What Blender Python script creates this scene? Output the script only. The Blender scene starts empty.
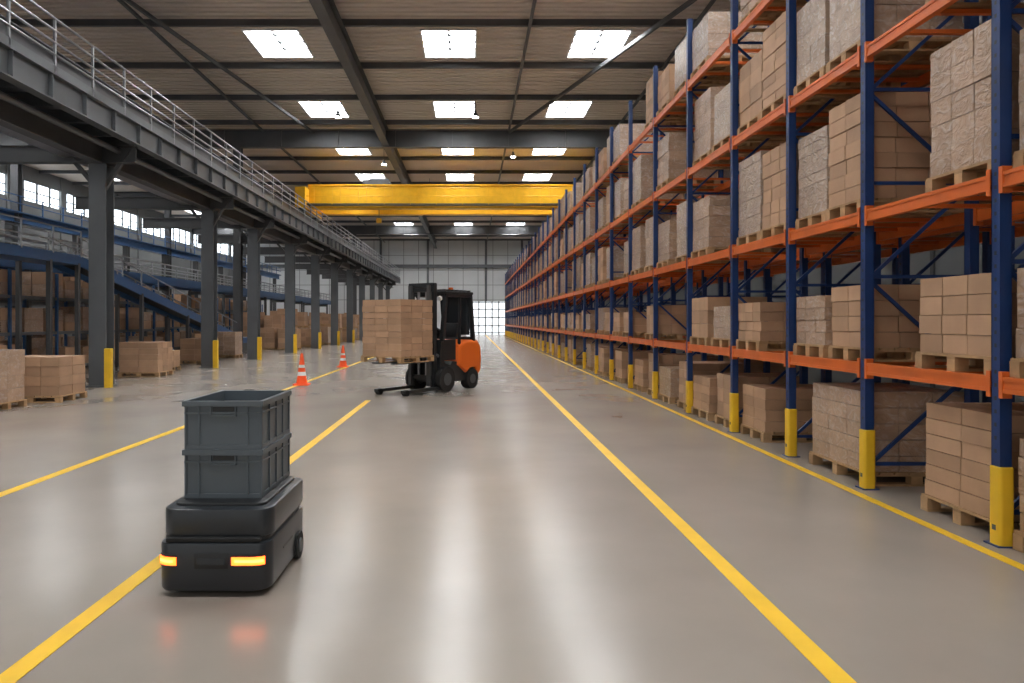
import bpy, math, random
from mathutils import Vector, Matrix
random.seed(11)
S = bpy.context.scene
try:
    S.view_settings.view_transform = 'Standard'
except Exception: pass

# ------------------------------------------------------------ materials
def mat(name, col, rough=0.5, metal=0.0, var=0.0, vscale=3.0, bump=0.0, bscale=20.0, emit=0.0, island=0.0, coat=0.0, ecol=None, film=0.0):
    m = bpy.data.materials.new(name); m.use_nodes = True
    nt = m.node_tree; N = nt.nodes; L = nt.links
    b = N['Principled BSDF']
    b.inputs['Base Color'].default_value = (*col, 1)
    b.inputs['Roughness'].default_value = rough
    b.inputs['Metallic'].default_value = metal
    if coat: 
        b.inputs['Coat Weight'].default_value = coat; b.inputs['Coat Roughness'].default_value = 0.16
    if emit:
        b.inputs['Emission Color'].default_value = (*(ecol or col), 1)
        b.inputs['Emission Strength'].default_value = emit
    tc = N.new('ShaderNodeTexCoord')
    cur = None
    if var:
        n = N.new('ShaderNodeTexNoise'); n.inputs['Scale'].default_value = vscale; n.inputs['Detail'].default_value = 5
        L.new(tc.outputs['Object'], n.inputs['Vector'])
        mp = N.new('ShaderNodeMapRange'); mp.inputs[1].default_value = .3; mp.inputs[2].default_value = .7
        mp.inputs[3].default_value = 1-var; mp.inputs[4].default_value = 1+var
        L.new(n.outputs['Fac'], mp.inputs[0]); cur = mp.outputs[0]
    if island:
        g = N.new('ShaderNodeNewGeometry')
        mp = N.new('ShaderNodeMapRange'); mp.inputs[3].default_value = 1-island; mp.inputs[4].default_value = 1+island
        L.new(g.outputs['Random Per Island'], mp.inputs[0])
        if cur:
            mm = N.new('ShaderNodeMath'); mm.operation = 'MULTIPLY'
            L.new(cur, mm.inputs[0]); L.new(mp.outputs[0], mm.inputs[1]); cur = mm.outputs[0]
        else: cur = mp.outputs[0]
    if cur:
        vm = N.new('ShaderNodeVectorMath'); vm.operation = 'SCALE'
        vm.inputs[0].default_value = col; L.new(cur, vm.inputs['Scale'])
        out = vm.outputs[0]
        if film:   # milky folds of stretch film over the board
            mpn = N.new('ShaderNodeMapping'); mpn.inputs['Scale'].default_value=(5,5,7); mpn.inputs['Rotation'].default_value=(.5,.5,0)
            fn = N.new('ShaderNodeTexNoise'); fn.inputs['Scale'].default_value=1.3; fn.inputs['Detail'].default_value=3; fn.inputs['Distortion'].default_value=2.2
            L.new(tc.outputs['Object'], mpn.inputs[0]); L.new(mpn.outputs[0], fn.inputs['Vector'])
            fr = N.new('ShaderNodeMapRange'); fr.inputs[1].default_value=.5; fr.inputs[2].default_value=.85; fr.inputs[3].default_value=0; fr.inputs[4].default_value=film
            L.new(fn.outputs['Fac'], fr.inputs[0])
            mx = N.new('ShaderNodeMix'); mx.data_type='RGBA'
            L.new(fr.outputs[0], mx.inputs[0]); L.new(out, mx.inputs[6]); mx.inputs[7].default_value=(.72,.69,.66,1)
            out = mx.outputs[2]
            bp = N.new('ShaderNodeBump'); bp.inputs['Strength'].default_value=1; bp.inputs['Distance'].default_value=.07
            L.new(fn.outputs['Fac'], bp.inputs['Height']); L.new(bp.outputs[0], b.inputs['Coat Normal'])
            bp2 = N.new('ShaderNodeBump'); bp2.inputs['Strength'].default_value=.5; bp2.inputs['Distance'].default_value=.03
            L.new(fn.outputs['Fac'], bp2.inputs['Height']); L.new(bp2.outputs[0], b.inputs['Normal'])
        L.new(out, b.inputs['Base Color'])
    if bump:
        n = N.new('ShaderNodeTexNoise'); n.inputs['Scale'].default_value = bscale; n.inputs['Detail'].default_value = 4
        L.new(tc.outputs['Object'], n.inputs['Vector'])
        bp = N.new('ShaderNodeBump'); bp.inputs['Strength'].default_value = bump; bp.inputs['Distance'].default_value = .02
        L.new(n.outputs['Fac'], bp.inputs['Height']); L.new(bp.outputs[0], b.inputs['Normal'])
    return m

M = {}
M['blue'] = mat('rack_blue_paint', (0.009,0.038,0.145), .42, var=.15)
M['orange'] = mat('rack_orange_paint', (0.64,0.135,0.022), .42, var=.12)
M['yellow'] = mat('safety_yellow', (0.80,0.49,0.02), .45, var=.08)
M['crane'] = mat('crane_yellow_paint', (0.84,0.46,0.015), .45, var=.08)
M['steel'] = mat('galvanised_steel', (0.33,0.34,0.36), .4, .7, var=.15)
M['dsteel'] = mat('dark_grey_steel', (0.085,0.088,0.092), .5, .2, var=.15, vscale=1)
M['gsteel'] = mat('painted_grey_steel', (0.115,0.125,0.135), .45, .2, var=.12, vscale=1)
M['card'] = mat('cardboard', (0.43,0.265,0.16), .6, var=.08, vscale=4, island=.15, bump=.15, bscale=15)
M['wrap'] = mat('stretch_wrapped_cardboard', (0.43,0.285,0.19), .38, var=.10, vscale=5, island=.10, coat=.8, film=.45)
M['wrap2'] = mat('stretch_wrapped_kraft', (0.46,0.335,0.245), .33, var=.10, vscale=6, island=.09, coat=1.0, film=.75)
M['wood'] = mat('pallet_wood', (0.42,0.26,0.13), .75, var=.2, vscale=8, island=.2)
M['black'] = mat('black_plastic', (0.016,0.018,0.02), .38, var=.1)
M['graphite'] = mat('graphite_shell', (0.024,0.029,0.035), .30, var=.08)
M['rubber'] = mat('rubber', (0.012,0.012,0.012), .8)
M['crate'] = mat('slate_crate_plastic', (0.092,0.113,0.13), .38, var=.06)
M['fork_orange'] = mat('forklift_orange', (0.75,0.14,0.015), .35)
M['cone'] = mat('cone_orange', (0.95,0.11,0.02), .5)
M['white'] = mat('white_reflective', (0.8,0.8,0.8), .4)
M['lamp'] = mat('amber_led', (1,0.5,0.15), .3, emit=5.5, ecol=(1,0.10,0.006))
M['lampcore'] = mat('amber_led_core', (1,0.6,0.2), .3, emit=5.5, ecol=(1,0.21,0.05))
M['glass'] = mat('dark_glass', (0.03,0.035,0.04), .08)
M['skyglass'] = mat('skylight_glazing', (0.9,0.93,1.0), .3, emit=28, ecol=(0.98,0.98,0.98))
M['winglass'] = mat('window_daylight', (0.85,0.92,1.0), .3, emit=3.2, ecol=(0.86,0.94,1.0))
M['doorglass'] = mat('door_daylight', (0.85,0.9,0.95), .3, emit=1.3, ecol=(0.93,0.97,1.0))
M['spot'] = mat('highbay_led', (1,1,1), .3, emit=60, ecol=(1,.95,.88))
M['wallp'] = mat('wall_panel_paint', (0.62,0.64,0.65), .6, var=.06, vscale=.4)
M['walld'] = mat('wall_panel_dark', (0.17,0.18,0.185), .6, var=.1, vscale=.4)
M['cblue'] = mat('conveyor_blue', (0.025,0.095,0.24), .4)
M['belt'] = mat('conveyor_belt', (0.03,0.03,0.032), .6)

# ceiling
m = mat('corrugated_roof_deck', (0.70,0.61,0.52), .6, var=.08, vscale=.3); M['roof'] = m
nt = m.node_tree; N = nt.nodes; L = nt.links
tc = N.new('ShaderNodeTexCoord'); w = N.new('ShaderNodeTexWave'); w.bands_direction='Y'; w.inputs['Scale'].default_value=.9
L.new(tc.outputs['Object'], w.inputs['Vector'])
bp = N.new('ShaderNodeBump'); bp.inputs['Strength'].default_value=1; bp.inputs['Distance'].default_value=.16
L.new(w.outputs['Fac'], bp.inputs['Height']); L.new(bp.outputs[0], N['Principled BSDF'].inputs['Normal'])
# floor
m = bpy.data.materials.new('polished_epoxy_floor'); m.use_nodes=True; M['floor']=m
nt = m.node_tree; N = nt.nodes; L = nt.links; b = N['Principled BSDF']
tc = N.new('ShaderNodeTexCoord')
n1 = N.new('ShaderNodeTexNoise'); n1.inputs['Scale'].default_value=.5; n1.inputs['Detail'].default_value=7
L.new(tc.outputs['Object'], n1.inputs['Vector'])
cr = N.new('ShaderNodeValToRGB'); cr.color_ramp.elements[0].position=.3; cr.color_ramp.elements[0].color=(.265,.232,.197,1)
cr.color_ramp.elements[1].position=.72; cr.color_ramp.elements[1].color=(.33,.29,.25,1)
L.new(n1.outputs['Fac'], cr.inputs[0]); L.new(cr.outputs[0], b.inputs['Base Color'])
n2 = N.new('ShaderNodeTexNoise'); n2.inputs['Scale'].default_value=.6; n2.inputs['Detail'].default_value=6
L.new(tc.outputs['Object'], n2.inputs['Vector'])
mr = N.new('ShaderNodeMapRange'); mr.inputs[1].default_value=.3; mr.inputs[2].default_value=.7; mr.inputs[3].default_value=.20; mr.inputs[4].default_value=.26
L.new(n2.outputs['Fac'], mr.inputs[0]); L.new(mr.outputs[0], b.inputs['Roughness'])
b.inputs['IOR'].default_value=1.5

# ------------------------------------------------------------ mesh builder
class MB:
    def __init__(s): s.v=[]; s.f=[]; s.m=[]; s.mats=[]
    def mi(s,k):
        if k not in s.mats: s.mats.append(k)
        return s.mats.index(k)
    def box(s,x0,x1,y0,y1,z0,z1,k):
        o=len(s.v)
        s.v += [(x0,y0,z0),(x1,y0,z0),(x1,y1,z0),(x0,y1,z0),(x0,y0,z1),(x1,y0,z1),(x1,y1,z1),(x0,y1,z1)]
        for f in ((3,2,1,0),(4,5,6,7),(0,1,5,4),(1,2,6,5),(2,3,7,6),(3,0,4,7)):
            s.f.append(tuple(o+i for i in f)); s.m.append(s.mi(k))
    def bar(s,a,b,w,h,k):
        a=Vector(a); b=Vector(b); d=(b-a).normalized()
        up=Vector((0,0,1)) if abs(d.z)<.95 else Vector((0,1,0))
        r=d.cross(up).normalized()*w/2; u=r.cross(d).normalized()*h/2
        o=len(s.v)
        for p in (a,b):
            for q in (-r-u, r-u, r+u, -r+u): s.v.append(tuple(p+q))
        for f in ((0,1,2,3),(7,6,5,4),(0,4,5,1),(1,5,6,2),(2,6,7,3),(3,7,4,0)):
            s.f.append(tuple(o+i for i in f)); s.m.append(s.mi(k))
    def cyl(s,a,b,r,k,n=16,r2=None):
        a=Vector(a); b=Vector(b); d=(b-a).normalized()
        up=Vector((0,0,1)) if abs(d.z)<.95 else Vector((0,1,0))
        e1=d.cross(up).normalized(); e2=e1.cross(d).normalized()
        r2 = r if r2 is None else r2
        o=len(s.v)
        for p,rr in ((a,r),(b,r2)):
            for i in range(n):
                t=2*math.pi*i/n; s.v.append(tuple(p+e1*rr*math.cos(t)+e2*rr*math.sin(t)))
        for i in range(n):
            j=(i+1)%n; s.f.append((o+i,o+j,o+n+j,o+n+i)); s.m.append(s.mi(k))
        s.f.append(tuple(o+i for i in reversed(range(n)))); s.m.append(s.mi(k))
        s.f.append(tuple(o+n+i for i in range(n))); s.m.append(s.mi(k))
    def loft(s, rings, k, cap=True):
        n=len(rings[0]); o=len(s.v)
        for r in rings: s.v += [tuple(p) for p in r]
        for q in range(len(rings)-1):
            for i in range(n):
                j=(i+1)%n; s.f.append((o+q*n+i,o+q*n+j,o+(q+1)*n+j,o+(q+1)*n+i)); s.m.append(s.mi(k))
        if cap:
            s.f.append(tuple(o+i for i in reversed(range(n)))); s.m.append(s.mi(k))
            s.f.append(tuple(o+(len(rings)-1)*n+i for i in range(n))); s.m.append(s.mi(k))
    def rbox(s,x0,x1,y0,y1,z0,z1,r,c,k,n=6):
        def ring(z,i): return [(x,y,z) for x,y in rrect(x0+i,x1-i,y0+i,y1-i,max(r-i,.003),n)]
        s.loft([ring(z0,c),ring(z0+c*.3,c*.3),ring(z0+c,0),ring(z1-c,0),ring(z1-c*.3,c*.3),ring(z1,c)],k)
    def prof(s, pts, axis, a, b, k):
        def P(p,t): return (t,p[0],p[1]) if axis=='x' else (p[0],t,p[1])
        s.loft([[P(p,a) for p in pts],[P(p,b) for p in pts]],k)
    def obj(s,name,loc=None,rot=0,smooth=False):
        me=bpy.data.meshes.new(name); me.from_pydata(s.v,[],s.f)
        for k in s.mats: me.materials.append(M[k])
        me.polygons.foreach_set('material_index', s.m); me.update()
        import bmesh
        bm=bmesh.new(); bm.from_mesh(me); bmesh.ops.recalc_face_normals(bm,faces=bm.faces); bm.to_mesh(me); bm.free()
        if smooth:
            for p in me.polygons: p.use_smooth=True
            try: me.set_sharp_from_angle(angle=math.radians(32))
            except Exception: pass
        ob=bpy.data.objects.new(name,me); S.collection.objects.link(ob)
        if loc: ob.location=loc
        ob.rotation_euler[2]=rot
        return ob
def rrect(x0,x1,y0,y1,r,n=6):
    P=[]
    for cx,cy,a in ((x1-r,y0+r,-90),(x1-r,y1-r,0),(x0+r,y1-r,90),(x0+r,y0+r,180)):
        for i in range(n+1):
            t=math.radians(a+90*i/n); P.append((cx+r*math.cos(t),cy+r*math.sin(t)))
    return P
def ibeam_y(mb,x,y0,y1,z0,z1,w,k):
    t=.03
    mb.box(x-w/2,x+w/2,y0,y1,z0,z0+t,k); mb.box(x-w/2,x+w/2,y0,y1,z1-t,z1,k); mb.box(x-.012,x+.012,y0,y1,z0+t,z1-t,k)
def ibeam_x(mb,y,x0,x1,z0,z1,w,k):
    t=.03
    mb.box(x0,x1,y-w/2,y+w/2,z0,z0+t,k); mb.box(x0,x1,y-w/2,y+w/2,z1-t,z1,k); mb.box(x0,x1,y-.012,y+.012,z0+t,z1-t,k)
def hcol(mb,x,y,z0,z1,w,k):
    t=.03; h=w/2
    mb.box(x-h,x+h,y-h,y-h+t,z0,z1,k); mb.box(x-h,x+h,y+h-t,y+h,z0,z1,k); mb.box(x-t/2,x+t/2,y-h+t,y+h-t,z0,z1,k)
    mb.box(x-h-.05,x+h+.05,y-h-.05,y+h+.05,z0,z0+.04,k)

XL,XR,YN,YF,ZR = -29.5, 9.0, -8.0, 92.0, 12.0
# ------------------------------------------------------------ shell
mb=MB(); mb.box(XL,XR,YN,YF,-.2,0,'floor'); mb.obj('floor')
sx=[-25.6,-19.5,-7.1,-.8,4.7]; sy=[26.7-8.2*k for k in (3,2,1)]+[26.7+8.2*k for k in range(8)]
sw,sl=.98,1.3
xs=[XL]; 
for c in sx: xs+=[c-sw,c+sw]
xs.append(XR)
ys=[YN]
for c in sy: ys+=[c-sl,c+sl]
ys.append(YF)
mb=MB()
for i in range(len(xs)-1):
    for j in range(len(ys)-1):
        if i%2==1 and j%2==1: continue
        mb.box(xs[i],xs[i+1],ys[j],ys[j+1],ZR,ZR+.15,'roof')
mb.obj('ceiling')
n=0
for cx in sx:
    for cy in sy:
        n+=1; mb=MB()
        mb.box(cx-sw,cx+sw,cy-sl,cy+sl,ZR+.30,ZR+.34,'skyglass')
        for a in (-1,1):
            mb.box(cx+a*sw-.03,cx+a*sw+.03,cy-sl-.03,cy+sl+.03,ZR-.06,ZR+.36,'white')
            mb.box(cx-sw,cx+sw,cy+a*sl-.03,cy+a*sl+.03,ZR-.06,ZR+.36,'white')
        mb.box(cx-.03,cx+.03,cy-sl,cy+sl,ZR+.02,ZR+.08,'gsteel')
        for q in (-.65,0,.65): mb.box(cx-sw,cx+sw,cy+q-.04,cy+q+.04,ZR+.02,ZR+.08,'gsteel')
        mb.obj('window_%d'%n)
# right wall
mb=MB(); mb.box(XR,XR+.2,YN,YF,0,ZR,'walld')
for y in range(-6,92,4): mb.box(XR-.04,XR,y-.05,y+.05,0,ZR,'dsteel')
mb.obj('wall_right')
# left wall with strip windows
mb=MB()
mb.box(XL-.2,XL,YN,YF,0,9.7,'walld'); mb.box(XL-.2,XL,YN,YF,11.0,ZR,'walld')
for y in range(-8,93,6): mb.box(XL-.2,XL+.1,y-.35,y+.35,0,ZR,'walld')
mb.obj('wall_left')
mb=MB(); mb.box(XL-.15,XL-.1,YN,YF,9.7,11.0,'winglass')
for i in range(int((YF-YN)/1.5)): mb.box(XL-.1,XL-.03,YN+i*1.5-.07,YN+i*1.5+.07,9.7,11.0,'dsteel')
mb.box(XL-.1,XL-.03,YN,YF,10.35,10.42,'dsteel')
mb.obj('window_strip_left')
# far wall with glazed doors
dx0,dx1,dz=-.7,4.4,4.2
mb=MB()
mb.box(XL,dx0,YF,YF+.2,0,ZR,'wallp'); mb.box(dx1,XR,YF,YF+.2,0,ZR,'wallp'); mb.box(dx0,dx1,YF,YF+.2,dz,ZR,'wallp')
x=XL
while x<XR:
    if not (dx0-.2<x<dx1+.2): mb.box(x-.03,x+.03,YF-.03,YF,0,ZR,'walld')
    else: mb.box(x-.03,x+.03,YF-.03,YF,dz,ZR,'walld')
    x+=1.9
for z in (4.4,6.3,8.2,10.1): mb.box(XL,XR,YF-.025,YF,z-.03,z+.03,'walld')
for x in (-14,-11.5,-5.5,1.9,6.5):
    mb.box(x-.14,x+.14,YF-.35,YF-.03,0 if not dx0<x<dx1 else dz,ZR,'gsteel')
mb.box(XL,XR,YF-.4,YF-.03,8.5,8.9,'gsteel')
mb.obj('wall_back')
mb=MB(); mb.box(dx0,dx1,YF+.08,YF+.12,0,dz,'doorglass')
for i in range(7):
    x=dx0+(dx1-dx0)*i/6; mb.box(x-.07,x+.07,YF,YF+.08,0,dz,'gsteel')
for z in (.2,1.1,2.15,3.2,4.1): mb.box(dx0,dx1,YF,YF+.08,z-.06,z+.06,'gsteel')
mb.obj('door_1')

def line(name,x,y0,y1,w=.12):
    mb=MB(); mb.box(x-w/2,x+w/2,y0,y1,.001,.004,'yellow'); return mb.obj(name)
line('floor_marking_line',-2.2,0.5,15.4); line('floor_marking_line.001',-4.6,2,60)
line('floor_marking_line.002',1.75,0.5,86,.12); line('floor_marking_line.003',3.80,1,86,.09)

# ------------------------------------------------------------ roof steelwork
mb=MB()
y=24.6-4.1*7
while y<YF:
    mb.box(XL,XR,y-.06,y+.06,ZR-.22,ZR,'dsteel'); y+=4.1
for x in (-16,-11,2.0,7.6): mb.box(x-.05,x+.05,YN,YF,ZR-.30,ZR-.2,'dsteel')
for y in (0,19,38,57,76):
    ibeam_x(mb,y,XL,XR,ZR-1.15,ZR-.22,.35,'dsteel')
    for x in range(-28,9,3): mb.box(x-.02,x+.02,y-.15,y+.15,ZR-1.12,ZR-.25,'dsteel')
ibeam_y(mb,-4.5,YN,YF,ZR-1.05,ZR-.22,.36,'dsteel')
ibeam_y(mb,-22,YN,YF,ZR-1.05,ZR-.22,.32,'dsteel')
mb.bar((7.6,20,ZR-.35),(2,38,ZR-.35),.10,.14,'dsteel'); mb.bar((-11,20,ZR-.35),(-8.3,38,ZR-.35),.09,.12,'dsteel')
for x in (-12.3,8.5,-24):
    for y in (0,38,57,76): hcol(mb,x,y,0,ZR-1.15,.4,'dsteel')
mb.obj('roof_steel_frame')
for (x,y) in ((-6.1,33),(0.2,33),(-5.2,43),(-3,52),(2.4,41),(-1,60),(-8,57),(3,57),(-16,30),(-20,40),(-17,50),(-24,36)):
    mb=MB(); z=ZR-.95
    mb.cyl((x,y,z),(x,y,z+.16),.16,'gsteel',16,.09); mb.cyl((x,y,z+.16),(x,y,z+.28),.06,'gsteel',10)
    mb.cyl((x,y,z-.015),(x,y,z),.14,'spot',16); mb.cyl((x,y,z+.28),(x,y,ZR),.012,'dsteel',6)
    mb.obj('high_bay_lamp')

# ------------------------------------------------------------ mezzanine walkway
E=-8.7; cy=[5.5,12,18.7,26.4,31.8,38.2,44.4,50.6,57,63.5,70,76.5,83]
Y0,Y1=-6,88
mb=MB()
mb.box(-11.2,E-.02,Y0,Y1,6.80,6.88,'gsteel')
ibeam_y(mb,E,Y0,Y1,6.25,6.82,.24,'gsteel'); ibeam_y(mb,-11.1,Y0,Y1,6.25,6.8,.24,'gsteel')
mb.box(E+.02,E+.05,Y0,Y1,6.82,7.02,'gsteel')
y=Y0
while y<Y1:
    mb.box(-11.1,E,y-.05,y+.05,6.5,6.8,'gsteel'); 
    mb.box(E+.012,E+.11,y-.01,y+.01,6.28,6.79,'gsteel')
    y+=1.3
y=Y0
while y<Y1:
    mb.box(E-.0,E+.05,y-.025,y+.025,6.8,8.0,'steel'); mb.box(-11.15,-11.1,y-.025,y+.025,6.8,8.0,'steel'); y+=1.5
for z in (7.25,7.5,7.75,8.0):
    mb.cyl((E+.03,Y0,z),(E+.03,Y1,z),.028,'steel',8); mb.cyl((-11.12,Y0,z),(-11.12,Y1,z),.028,'steel',8)
ibeam_y(mb,-9.6,Y0,Y1,5.75,6.25,.3,'dsteel')
mb.box(-10.6,-10.1,Y0,Y1,5.95,6.02,'steel')
for c in cy:
    ibeam_x(mb,c,-14.5,E,5.8,6.25,.25,'dsteel')
    mb.bar((-9.6,c,5.0),(-8.85,c,6.2),.1,.1,'dsteel'); mb.bar((-9.6,c,5.0),(-10.6,c,6.2),.1,.1,'dsteel')
    hcol(mb,-9.6,c,0,5.75,.44,'gsteel')
mb.cyl((-9.15,Y0,6.1),(-9.15,Y1,6.1),.07,'gsteel',10)
mb.obj('mezzanine_walkway')
for c in cy[1:9]:
    mb=MB(); mb.rbox(-9.33,-9.16,c-.42,c-.27,0,1.0,.02,.01,'yellow',3); mb.obj('column_guard_bollard')

# ------------------------------------------------------------ overhead crane
mb=MB(); Z0=8.62; CL,CR=-9.95,7.4
for yy in (44.2,46.6):
    mb.box(CL,CR,yy-.22,yy+.22,Z0,Z0+1.35,'crane')
    mb.box(CL,CR,yy-.30,yy+.30,Z0+1.35,Z0+1.42,'crane'); mb.box(CL,CR,yy-.30,yy+.30,Z0-.05,Z0,'crane')
    x=-9.6
    while x<7.2: mb.box(x-.02,x+.02,yy-.27,yy+.27,Z0,Z0+1.35,'crane'); x+=1.6
mb.box(CL,CR,43.3,43.95,Z0+.1,Z0+.16,'gsteel')
for z in (.6,1.1): mb.cyl((CL,43.3,Z0+z),(CR,43.3,Z0+z),.02,'crane',6)
for i in range(12): mb.box(CL+i*1.57,CL+.04+i*1.57,43.28,43.32,Z0+.1,Z0+1.1,'crane')
for x in (CL-.5,CR-.05):
    mb.box(x-.05,x+.55,42.9,47.9,Z0-.15,Z0+1.1,'crane')
    mb.box(x+.05,x+.45,43.0,43.7,Z0-.35,Z0+.2,'dsteel'); mb.box(x+.05,x+.45,47.1,47.8,Z0-.35,Z0+.2,'dsteel')
mb.box(-6.6,-5.0,43.9,46.9,Z0+1.42,Z0+1.7,'dsteel'); mb.cyl((-6.4,45.4,Z0+1.85),(-5.2,45.4,Z0+1.85),.22,'gsteel',16)
mb.cyl((-5.8,45.4,Z0-.5),(-5.8,45.4,Z0+1.5),.02,'dsteel',6); mb.box(-5.95,-5.65,45.25,45.55,Z0-.75,Z0-.45,'crane')
for x,xc in ((CL-.25,-12.3),(CR+.2,8.5)):
    ibeam_y(mb,x,2,90,Z0-.95,Z0-.36,.3,'dsteel')
    for y in (38,57,76): mb.box(min(x,xc),max(x,xc),y-.1,y+.1,Z0-1.3,Z0-.95,'dsteel')
mb.obj('overhead_bridge_crane')

# ------------------------------------------------------------ pallet racking
ups=[3.3,5.46,7.31,9.05,11.0,13.25]
while ups[-1]<84: ups.append(ups[-1]+2.45)
lev=[1.28,2.82,4.47,6.08]; RT=7.25
def rack(x0,x1,name,guards=True):
    mb=MB()
    for y in ups:
        for x in (x0+.045,x1-.045):
            mb.box(x-.04,x+.04,y-.045,y-.037,0,RT,'blue')
            mb.box(x-.045,x-.037,y-.045,y+.045,0,RT,'blue'); mb.box(x+.037,x+.045,y-.045,y+.045,0,RT,'blue')
            mb.box(x-.045,x-.02,y+.037,y+.045,0,RT,'blue'); mb.box(x+.02,x+.045,y+.037,y+.045,0,RT,'blue')
            mb.box(x-.08,x+.08,y-.08,y+.08,0,.012,'blue')
            if y<16 and x<x0+.1:
                z=.7
                while z<RT: mb.box(x-.046,x-.0455,y-.012,y+.012,z,z+.03,'black'); z+=.1
        z=.25; k=0
        while z+1.0<RT:
            a=(x0+.08,y,z) if k%2==0 else (x1-.08,y,z); b=(x1-.08,y,z+.9) if k%2==0 else (x0+.08,y,z+.9)
            mb.bar(a,b,.025,.035,'blue'); mb.bar((x0+.08,y,z),(x1-.08,y,z),.025,.035,'blue'); z+=.95; k+=1
        if guards:
            mb.rbox(x0-.02,x0+.095,y-.075,y+.05,0,.60,.025,.008,'yellow',3)
            mb.box(x0-.022,x0-.019,y-.03,y+.01,.12,.16,'dsteel')
    for i in range(len(ups)-1):
        a,b=ups[i]+.046,ups[i+1]-.046
        for z in lev:
            for x,sg in ((x0,1),(x1,-1)):
                xa=x if sg>0 else x-.05
                mb.box(xa,xa+.05,a,b,z-.12,z,'orange')
                xo=xa-.008 if sg>0 else xa+.05
                mb.box(xo,xo+.008,a,b,z-.12,z-.09,'orange'); mb.box(xo,xo+.008,a,b,z-.03,z,'orange')
                for e in (a,b-.04): mb.box(xa-.012,xa+.062,e,e+.04,z-.16,z+.04,'orange')
            n=4
            for q in range(1,n): 
                yy=a+(b-a)*q/n; mb.box(x0+.05,x1-.05,yy-.025,yy+.025,z-.05,z-.012,'orange')
    return mb.obj(name)
rack(3.98,5.13,'pallet_rack'); rack(5.40,6.55,'pallet_rack',False)

# ------------------------------------------------------------ pallet loads
def pallet(mb,x0,x1,y0,y1,z):
    W=x1-x0; D=y1-y0
    for t in (0,.5,1):
        yb=y0+(D-.1)*t; mb.box(x0,x1,yb,yb+.1,z,z+.02,'wood')
        for u in (0,.5,1):
            xb=x0+(W-.12)*u; mb.box(xb,xb+.12,yb+.002,yb+.098,z+.02,z+.10,'wood')
        mb.box(x0,x1,yb,yb+.1,z+.10,z+.12,'wood')
    n=7; s=W/n
    for i in range(n): mb.box(x0+i*s+.008,x0+(i+1)*s-.012,y0,y1,z+.12,z+.142,'wood')
def load(mb,x0,x1,y0,y1,z,h,nx,ny,nz,k):
    pallet(mb,x0,x1,y0,y1,z)
    g=.6 if k=='wrap2' else 1
    z+=.144; h-=.144; bx=(x1-x0-.06)/nx; by=(y1-y0-.04)/ny; bz=h/nz
    for c in range(nz):
        ox=random.uniform(-.008,.008)*g; oy=random.uniform(-.008,.008)*g
        for a in range(nx):
            for b in range(ny):
                if 0<a<nx-1 and 0<b<ny-1 and c<nz-1: continue
                j=lambda: random.uniform(0,.006)*g
                X=x0+.03+a*bx+ox; Y=y0+.02+b*by+oy
                mb.box(X+j(),X+bx-j()-.003*g,Y+j(),Y+by-j()-.003*g,z+c*bz,z+(c+1)*bz-.004*g-j()*.5,k)
def rload(name_mb,x0,y0,w,z,h,lv=0):
    k=random.choice(['wrap','wrap2','wrap2','card'] if lv>=2 else ['card','card','wrap'])
    n=max(2,round((h-.14)/random.choice((.13,.17,.21))))
    load(name_mb,x0,x0+1.08,y0,y0+w,z+.001,h,random.choice((2,3)),random.choice((2,3)),n,k)
LH=[.97,.80,1.25,1.18,1.12]
far=MB()
for i in range(len(ups)-1):
    a,b=ups[i]+.07,ups[i+1]-.06
    if b-a>1.9: w=.96
    else: w=(b-a)/2-.01
    for lv in range(5):
        z=0 if lv==0 else lev[lv-1]
        ww=w
        if i==1: ww=1.0 if lv in(0,1) else .9
        if i==2 and lv==0: ww=1.25
        slots=[a,b-w]
        for si,ys_ in enumerate(slots):
            if i==1 and si==1: continue
            if i>=3 and random.random()<(.2 if lv<4 else .14): continue
            if i==2 and lv==0 and si==1: continue
            h=LH[lv]*random.uniform(.74,1.05)
            if i in(1,2): h=LH[lv]*(1 if si==0 else .9)
            yy=ys_+random.uniform(0,.02)
            x0=4.03+random.uniform(0,.06) if lv==0 else 4.0+random.uniform(0,.05)
            if i<7:
                mb=MB(); rload(mb,x0,yy,ww-.03,z,h,lv)
                mb.obj('pallet_of_cartons')
            else: rload(far,x0,yy,ww-.03,z,h,lv)
        for si,ys_ in enumerate(slots):
            if i in(1,2) and (si==1): continue
            if random.random()<.4: continue
            rload(far,5.44,ys_,w-.03,z,LH[lv]*random.uniform(.8,1),lv)
far.obj('racked_carton_stock')

# ------------------------------------------------------------ left side pallets
def pl(x0,x1,y0,y1,h,nx,ny,nz,k='card'):
    mb=MB(); load(mb,x0,x1,y0,y1,0.001,h,nx,ny,nz,k); mb.obj('pallet_of_cartons')
pl(-10.0,-8.88,13.3,14.4,1.14,2,2,4,'wrap'); pl(-9.78,-8.53,14.95,16.0,.95,3,2,4)
pl(-10.75,-9.5,21.9,23.0,1.05,2,3,5); pl(-11.3,-10.1,24.0,25.1,.7,2,2,3); pl(-12.9,-11.7,17.0,18.2,1.1,3,2,4)
pl(-11.6,-10.4,28.6,29.7,1.0,2,3,4); pl(-11.9,-10.8,33,34.1,1.2,2,2,5,'wrap')
st=MB()
y=42.
while y<80:
    for x in (-13.9,-12.6,-11.3):
        if random.random()<.9:
            h=random.uniform(1.0,1.35); load(st,x,x+1.15,y,y+1.1,0.001,h,2,2,4,random.choice(['card','wrap']))
            if random.random()<.75: load(st,x,x+1.15,y,y+1.1,h+.003,random.uniform(.9,1.3),2,2,3,'card')
    y+=random.choice((1.4,1.6,3.0))
st.obj('floor_stacked_carton_stock')
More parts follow.
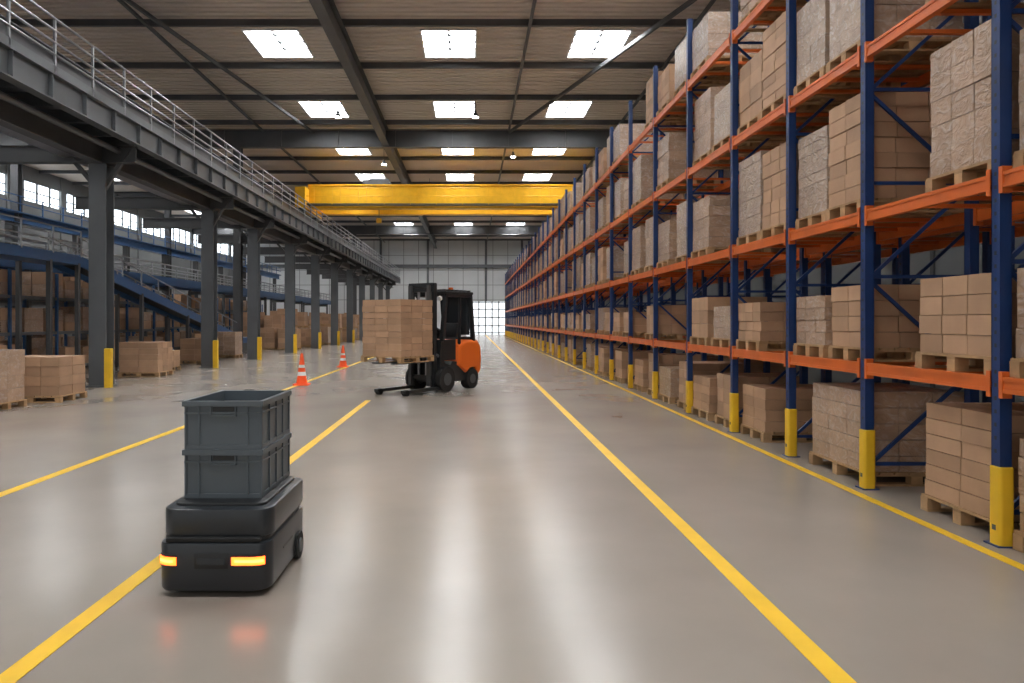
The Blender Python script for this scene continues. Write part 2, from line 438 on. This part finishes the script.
def shelf(x0,y0,y1,name,levels=(.15,1.35,2.5)):
    mb=MB(); y=y0
    while y<=y1+.01:
        for x in (x0,x0+1.1): mb.box(x-.04,x+.04,y-.04,y+.04,0,3.3,'cblue')
        y+=2.5
    for z in levels:
        for x in (x0,x0+1.1): mb.box(x-.03,x+.03,y0,y1,z-.1,z,'gsteel')
        mb.box(x0,x0+1.1,y0,y1,z-.02,z,'gsteel')
        y=y0+.1
        while y<y1-1.0:
            if random.random()<.85: 
                h=random.uniform(.6,.95)
                for q in (0,1):
                    for c in range(2): mb.box(x0+.06+q*.5,x0+.52+q*.5,y,y+1.0,z+c*h/2,z+(c+1)*h/2-.01,random.choice(['card','wrap']))
            y+=1.15
    mb.obj(name)
shelf(-15.2,17,33,'carton_shelving'); shelf(-18.7,15,60,'carton_shelving'); shelf(-21.4,20,70,'carton_shelving')

# ------------------------------------------------------------ conveyors
mb=MB(); X=-16.6
mb.box(X-.6,X+.6,6,86,3.75,3.85,'belt')
for s_ in (-.65,.65):
    mb.box(X+s_-.05,X+s_+.05,6,86,3.55,4.0,'cblue')
    for z in (4.3,4.65): mb.cyl((X+s_,6,z),(X+s_,86,z),.035,'steel',6)
    y=6
    while y<86: mb.box(X+s_-.025,X+s_+.025,y-.025,y+.025,3.9,4.65,'steel'); y+=1.5
y=8
while y<86:
    for s_ in (-.6,.6): mb.box(X+s_-.08,X+s_+.08,y-.08,y+.08,0,3.6,'dsteel')
    mb.box(X-.6,X+.6,y-.05,y+.05,3.3,3.5,'dsteel'); y+=6
mb.obj('elevated_conveyor')
mb=MB()
A=(22.5,3.6); B=(38.5,.75)
for X in (-13.2,-12.3):
    mb.bar((X,A[0],A[1]),(X,B[0],B[1]),.07,.32,'cblue')
    mb.bar((X,A[0],A[1]+.75),(X,B[0],B[1]+.75),.04,.04,'steel')
    for i in range(12):
        t=i/11; y=A[0]+(B[0]-A[0])*t; z=A[1]+(B[1]-A[1])*t
        mb.box(X-.02,X+.02,y-.02,y+.02,z+.1,z+.75,'steel')
        if i%3==0: mb.box(X-.06,X+.06,y-.06,y+.06,0,z-.1,'dsteel')
mb.bar((-12.75,A[0],A[1]+.05),(-12.75,B[0],B[1]+.05),.86,.06,'belt')
mb.box(-13.2,-12.3,38.4,41,.5,.8,'cblue'); mb.box(-13.25,-13.15,38.5,41,0,.5,'dsteel'); mb.box(-12.35,-12.25,38.5,41,0,.5,'dsteel')
mb.box(-13.25,-12.25,12,22.6,3.45,3.75,'cblue')
for X in (-13.25,-12.25):
    for z in (4.1,4.5): mb.cyl((X,12,z),(X,22.6,z),.025,'steel',6)
    for i in range(8): mb.box(X-.02,X+.02,12.1+i*1.5-.02,12.1+i*1.5+.02,3.7,4.5,'steel')
for y in (13.2,21):
    for X in (-13.2,-12.3): mb.box(X-.06,X+.06,y-.06,y+.06,0,3.5,'dsteel')
mb.obj('inclined_conveyor')
mb=MB()
ibeam_y(mb,-24,0,90,6.9,7.4,.4,'cblue'); mb.box(-24.3,-23.7,0,90,7.4,7.45,'cblue')
for z in (7.9,8.3): mb.cyl((-23.8,0,z),(-23.8,90,z),.03,'cblue',6)
for i in range(45): mb.box(-23.83,-23.77,i*2-.03,i*2+.03,7.4,8.3,'cblue')
y=6
while y<90: hcol(mb,-24,y,0,6.9,.35,'dsteel'); y+=6.3
mb.obj('crane_runway_gantry')

# ------------------------------------------------------------ traffic cones
def cone(x,y,h):
    mb=MB(); mb.rbox(-.2,.2,-.2,.2,0,.04,.04,.008,'cone',3)
    zz=[.04,.30,.42,.55,.64,1.0]; ks=['cone','white','cone','white','cone']
    R=lambda t:.15-.12*t
    for i in range(5): mb.cyl((0,0,zz[i]*h),(0,0,zz[i+1]*h),R(zz[i]),ks[i],20,R(zz[i+1]))
    mb.obj('traffic_cone',(x,y,.001))
cone(-4.49,19.1,.84); cone(-4.73,26.6,.80)

# ------------------------------------------------------------ robot
mb=MB()
x0,x1,y0,y1=-1.94,-1.24,4.42,5.40
mb.rbox(x0+.03,x1-.03,y0+.03,y1-.03,.02,.10,.11,.02,'rubber')
mb.rbox(x0,x1,y0,y1,.035,.335,.11,.022,'graphite',10)
mb.rbox(x0+.02,x1-.02,y0+.03,y1-.02,.33,.365,.10,.005,'black',8)
mb.rbox(x0+.012,x1,y0+.035,y1,.36,.535,.11,.018,'graphite',10)
mb.rbox(x0+.06,x1-.06,y0+.12,y1-.05,.528,.552,.06,.008,'black',5)
mb.rbox(-1.70,-1.49,y0-.004,y0+.05,.175,.275,.004,.003,'black',2)
mb.box(-1.68,-1.51,y0-.007,y0,.205,.245,'glass')
mb.rbox(-1.88,-1.30,y0+.012,y0+.05,.337,.36,.004,.003,'rubber',2)
def strip(pts,z0,z1,k,out=.006):
    c=Vector(((x0+x1)/2,(y0+y1)/2))
    inner=[Vector(p) for p in pts]; outer=[]
    for i,p in enumerate(inner):
        a=inner[max(i-1,0)]; b_=inner[min(i+1,len(inner)-1)]; t=(b_-a).normalized(); n=Vector((t.y,-t.x))
        if n.dot(p-c)<0: n=-n
        outer.append(p+n*out); 
    for i in range(len(inner)-1):
        P=[inner[i],inner[i+1],outer[i+1],outer[i]]
        mb.loft([[(q.x,q.y,z0) for q in P],[(q.x,q.y,z1) for q in P]],k)
r=.11
def arc(cx,cy,a0,a1,n=8): return [(cx+r*math.cos(math.radians(a0+(a1-a0)*i/n)),cy+r*math.sin(math.radians(a0+(a1-a0)*i/n))) for i in range(n+1)]
R_=[(-1.47,y0),(-1.45,y0)]+arc(x1-r,y0+r,-90,-48)
L_=arc(x0+r,y0+r,212,270)+[(-1.81,y0)]
for P in (R_,L_):
    strip(P,.185,.265,'black',.004); strip(P,.200,.250,'lamp',.008)
    strip(P[1:-1],.217,.233,'lampcore',.010)
yy=5.17
mb.cyl((x1-.06,yy,.095),(x1+.014,yy,.095),.095,'rubber',28); mb.cyl((x1+.014,yy,.095),(x1+.02,yy,.095),.05,'gsteel',18)
mb.cyl((x0+.06,yy,.095),(x0-.014,yy,.095),.095,'rubber',28)
mb.box(x1-.002,x1+.003,4.75,5.0,.2,.213,'black')
mb.obj('mobile_robot',smooth=True)

def crate(name,cx0,cx1,cy0,cy1,z,h):
    mb=MB(); t=.012; k='crate'
    i=.020
    mb.box(cx0+i,cx1-i,cy0+i,cy1-i,z,z+.012,k)
    for (a,b,c,d) in ((cx0+i,cx1-i,cy0+i,cy0+i+t),(cx0+i,cx1-i,cy1-i-t,cy1-i),(cx0+i,cx0+i+t,cy0+i,cy1-i),(cx1-i-t,cx1-i,cy0+i,cy1-i)):
        mb.box(a,b,c,d,z,z+h,k)
    def ring(z0,z1,o,th):
        mb.box(cx0+o,cx1-o,cy0+o,cy0+o+th,z0,z1,k); mb.box(cx0+o,cx1-o,cy1-o-th,cy1-o,z0,z1,k)
        mb.box(cx0+o,cx0+o+th,cy0+o+th,cy1-o-th,z0,z1,k); mb.box(cx1-o-th,cx1-o,cy0+o+th,cy1-o-th,z0,z1,k)
    ring(z+h-.035,z+h,0,.03); ring(z+h-.085,z+h-.073,.010,.02); ring(z,z+.03,.012,.02)
    W=cx1-cx0; D=cy1-cy0
    for f in (.035,.2,.8,.965):
        x=cx0+W*f
        for y,s in ((cy0,1),(cy1,-1)):
            ya=y+.010*s; yb=y+.03*s; mb.box(x-.006,x+.006,min(ya,yb),max(ya,yb),z+.01,z+h-.02,k)
    for f in (.03,.27,.5,.73,.97):
        y=cy0+D*f
        for x,s in ((cx0,1),(cx1,-1)):
            xa=x+.010*s; xb=x+.03*s; mb.box(min(xa,xb),max(xa,xb),y-.006,y+.006,z+.01,z+h-.02,k)
    cx=(cx0+cx1)/2
    for y,s in ((cy0,1),(cy1,-1)):
        ya,yb=sorted((y+.006*s,y+.03*s))
        mb.box(cx-.085,cx+.085,ya,yb,z+h-.10,z+h-.09,k); mb.box(cx-.085,cx-.076,ya,yb,z+h-.10,z+h-.03,k); mb.box(cx+.076,cx+.085,ya,yb,z+h-.10,z+h-.03,k)
        ya,yb=sorted((y+.018*s,y+.021*s)); mb.box(cx-.070,cx+.070,ya,yb,z+h-.070,z+h-.040,'black')
    ob=mb.obj(name)
    bv=ob.modifiers.new('bevel','BEVEL'); bv.width=.003; bv.segments=2
crate('storage_crate',-1.865,-1.34,4.64,5.38,.5525,.315)
crate('storage_crate',-1.865,-1.34,4.64,5.38,.868,.315)

# ------------------------------------------------------------ forklift
mb=MB()
for y in (-.42,.42):
    mb.cyl((-.35,y-.12,.30),(-.35,y+.12,.30),.30,'rubber',28); mb.cyl((-.35,y-.125,.30),(-.35,y+.125,.30),.15,'dsteel',16)
    mb.cyl((.72,y-.11,.25),(.72,y+.11,.25),.25,'rubber',28); mb.cyl((.72,y-.115,.25),(.72,y+.115,.25),.12,'dsteel',16)
mb.prof([(-.55,.22),(.95,.22),(.95,.6),(-.05,.72),(-.15,.62),(-.55,.72)],'y',-.46,.46,'black')
def prof_r(pts,hw,c,k):
    cx=sum(p[0] for p in pts)/len(pts); cz=sum(p[1] for p in pts)/len(pts)
    def R(y,f): return [(cx+(p[0]-cx)*f,y,cz+(p[1]-cz)*f) for p in pts]
    mb.loft([R(-hw,.86),R(-hw+c*.35,.95),R(-hw+c,1),R(hw-c,1),R(hw-c*.35,.95),R(hw,.86)],k)
prof_r([(.10,.62),(.30,.50),(.45,.40),(.60,.52),(.85,.52),(1.0,.30),(1.13,.42),(1.17,.75),(1.13,1.08),(1.0,1.22),(.42,1.24),(.15,1.1)],.52,.10,'fork_orange')
mb.prof([(.40,1.20),(1.0,1.20),(.9,1.30),(.45,1.30)],'y',-.38,.38,'black')
mb.prof([(-.55,.60),(-.35,.60),(-.35,1.25),(-.48,1.25)],'y',-.44,.44,'black')
mb.rbox(.12,.55,-.24,.24,1.0,1.14,.06,.03,'black'); mb.rbox(.46,.58,-.23,.23,1.1,1.65,.04,.03,'black')
mb.cyl((-.33,0,1.2),(-.12,0,1.42),.025,'black',8); mb.cyl((-.13,0,1.40),(-.10,0,1.43),.19,'black',20)
for y in (-.44,.44):
    mb.bar((-.45,y,1.2),(-.30,y,2.34),.08,.10,'black'); mb.bar((.85,y,1.2),(.72,y,2.34),.08,.10,'black')
    mb.bar((-.34,y,2.34),(.76,y,2.34),.09,.10,'black'); mb.bar((.25,y,.95),(.28,y,2.34),.05,.06,'black')
mb.rbox(-.40,.82,-.5,.5,2.36,2.43,.06,.02,'black')
for i in range(7): mb.bar((-.3+i*.17,-.44,2.45),(-.3+i*.17,.44,2.45),.05,.04,'black')
mb.bar((-.34,-.44,2.34),(-.34,.44,2.34),.07,.08,'black'); mb.bar((.76,-.44,2.34),(.76,.44,2.34),.07,.08,'black')
mb.box(.62,.76,-.40,.40,1.35,2.3,'glass')
mb.box(-.42,.10,-.445,-.435,.75,1.25,'black'); mb.box(-.42,.10,.435,.445,.75,1.25,'black')
mb.cyl((.5,0,2.43),(.5,0,2.55),.06,'fork_orange',12)
for y in (-.34,.34):
    mb.box(-.70,-.58,y-.05,y+.05,.12,2.60,'black'); mb.box(-.80,-.70,y*.82-.04,y*.82+.04,.15,2.55,'dsteel')
for z in (.35,1.3,2.45,2.56): mb.box(-.72,-.58,-.36,.36,z-.05,z+.05,'black')
mb.cyl((-.64,.12,.3),(-.64,.12,2.4),.035,'steel',10); mb.cyl((-.64,-.12,.3),(-.64,-.12,2.4),.035,'steel',10)
for y in (-.38,.38): mb.bar((-.62,y,.9),(-.3,y,.75),.06,.06,'gsteel')
for z in (.85,1.22): mb.box(-.86,-.80,-.5,.5,z-.05,z+.05,'black')
for i in range(6): mb.box(-.86,-.82,-.48+i*.19,-.45+i*.19,1.22,1.7,'black')
for y in (-.28,.28):
    mb.box(-.93,-.86,y-.06,y+.06,.72,1.28,'dsteel'); mb.box(-2.05,-.86,y-.06,y+.06,.72,.76,'dsteel')
for y in (-.40,.40):
    mb.box(-1.85,-.5,y-.06,y+.06,.06,.13,'black'); mb.cyl((-1.75,y-.06,.07),(-1.75,y+.06,.07),.07,'rubber',14)
for y in (-.4,.4): mb.cyl((-.46,y,2.25),(-.52,y,2.23),.06,'white',12)
FA=math.radians(55); FP=(-.80,17.9,0)
mb.obj('forklift',FP,FA,smooth=True)
mb=MB(); load(mb,-2.15,-.96,-.6,.6,.765,1.42,3,3,9,'card')
mb.obj('pallet_of_cartons',FP,FA)

# ------------------------------------------------------------ light
W=bpy.data.worlds.new('overcast_sky'); S.world=W; W.use_nodes=True
W.node_tree.nodes['Background'].inputs[0].default_value=(1,.98,.95,1); W.node_tree.nodes['Background'].inputs[1].default_value=.65

cam=bpy.data.cameras.new('camera'); co=bpy.data.objects.new('camera',cam); S.collection.objects.link(co)
co.location=(0,0,1.7); co.rotation_euler=(math.radians(90),0,0)
cam.sensor_width=36; cam.lens=25.3; cam.shift_x=41/1024; cam.shift_y=-20.5/1024; cam.clip_end=300; cam.clip_start=.05
S.camera=co
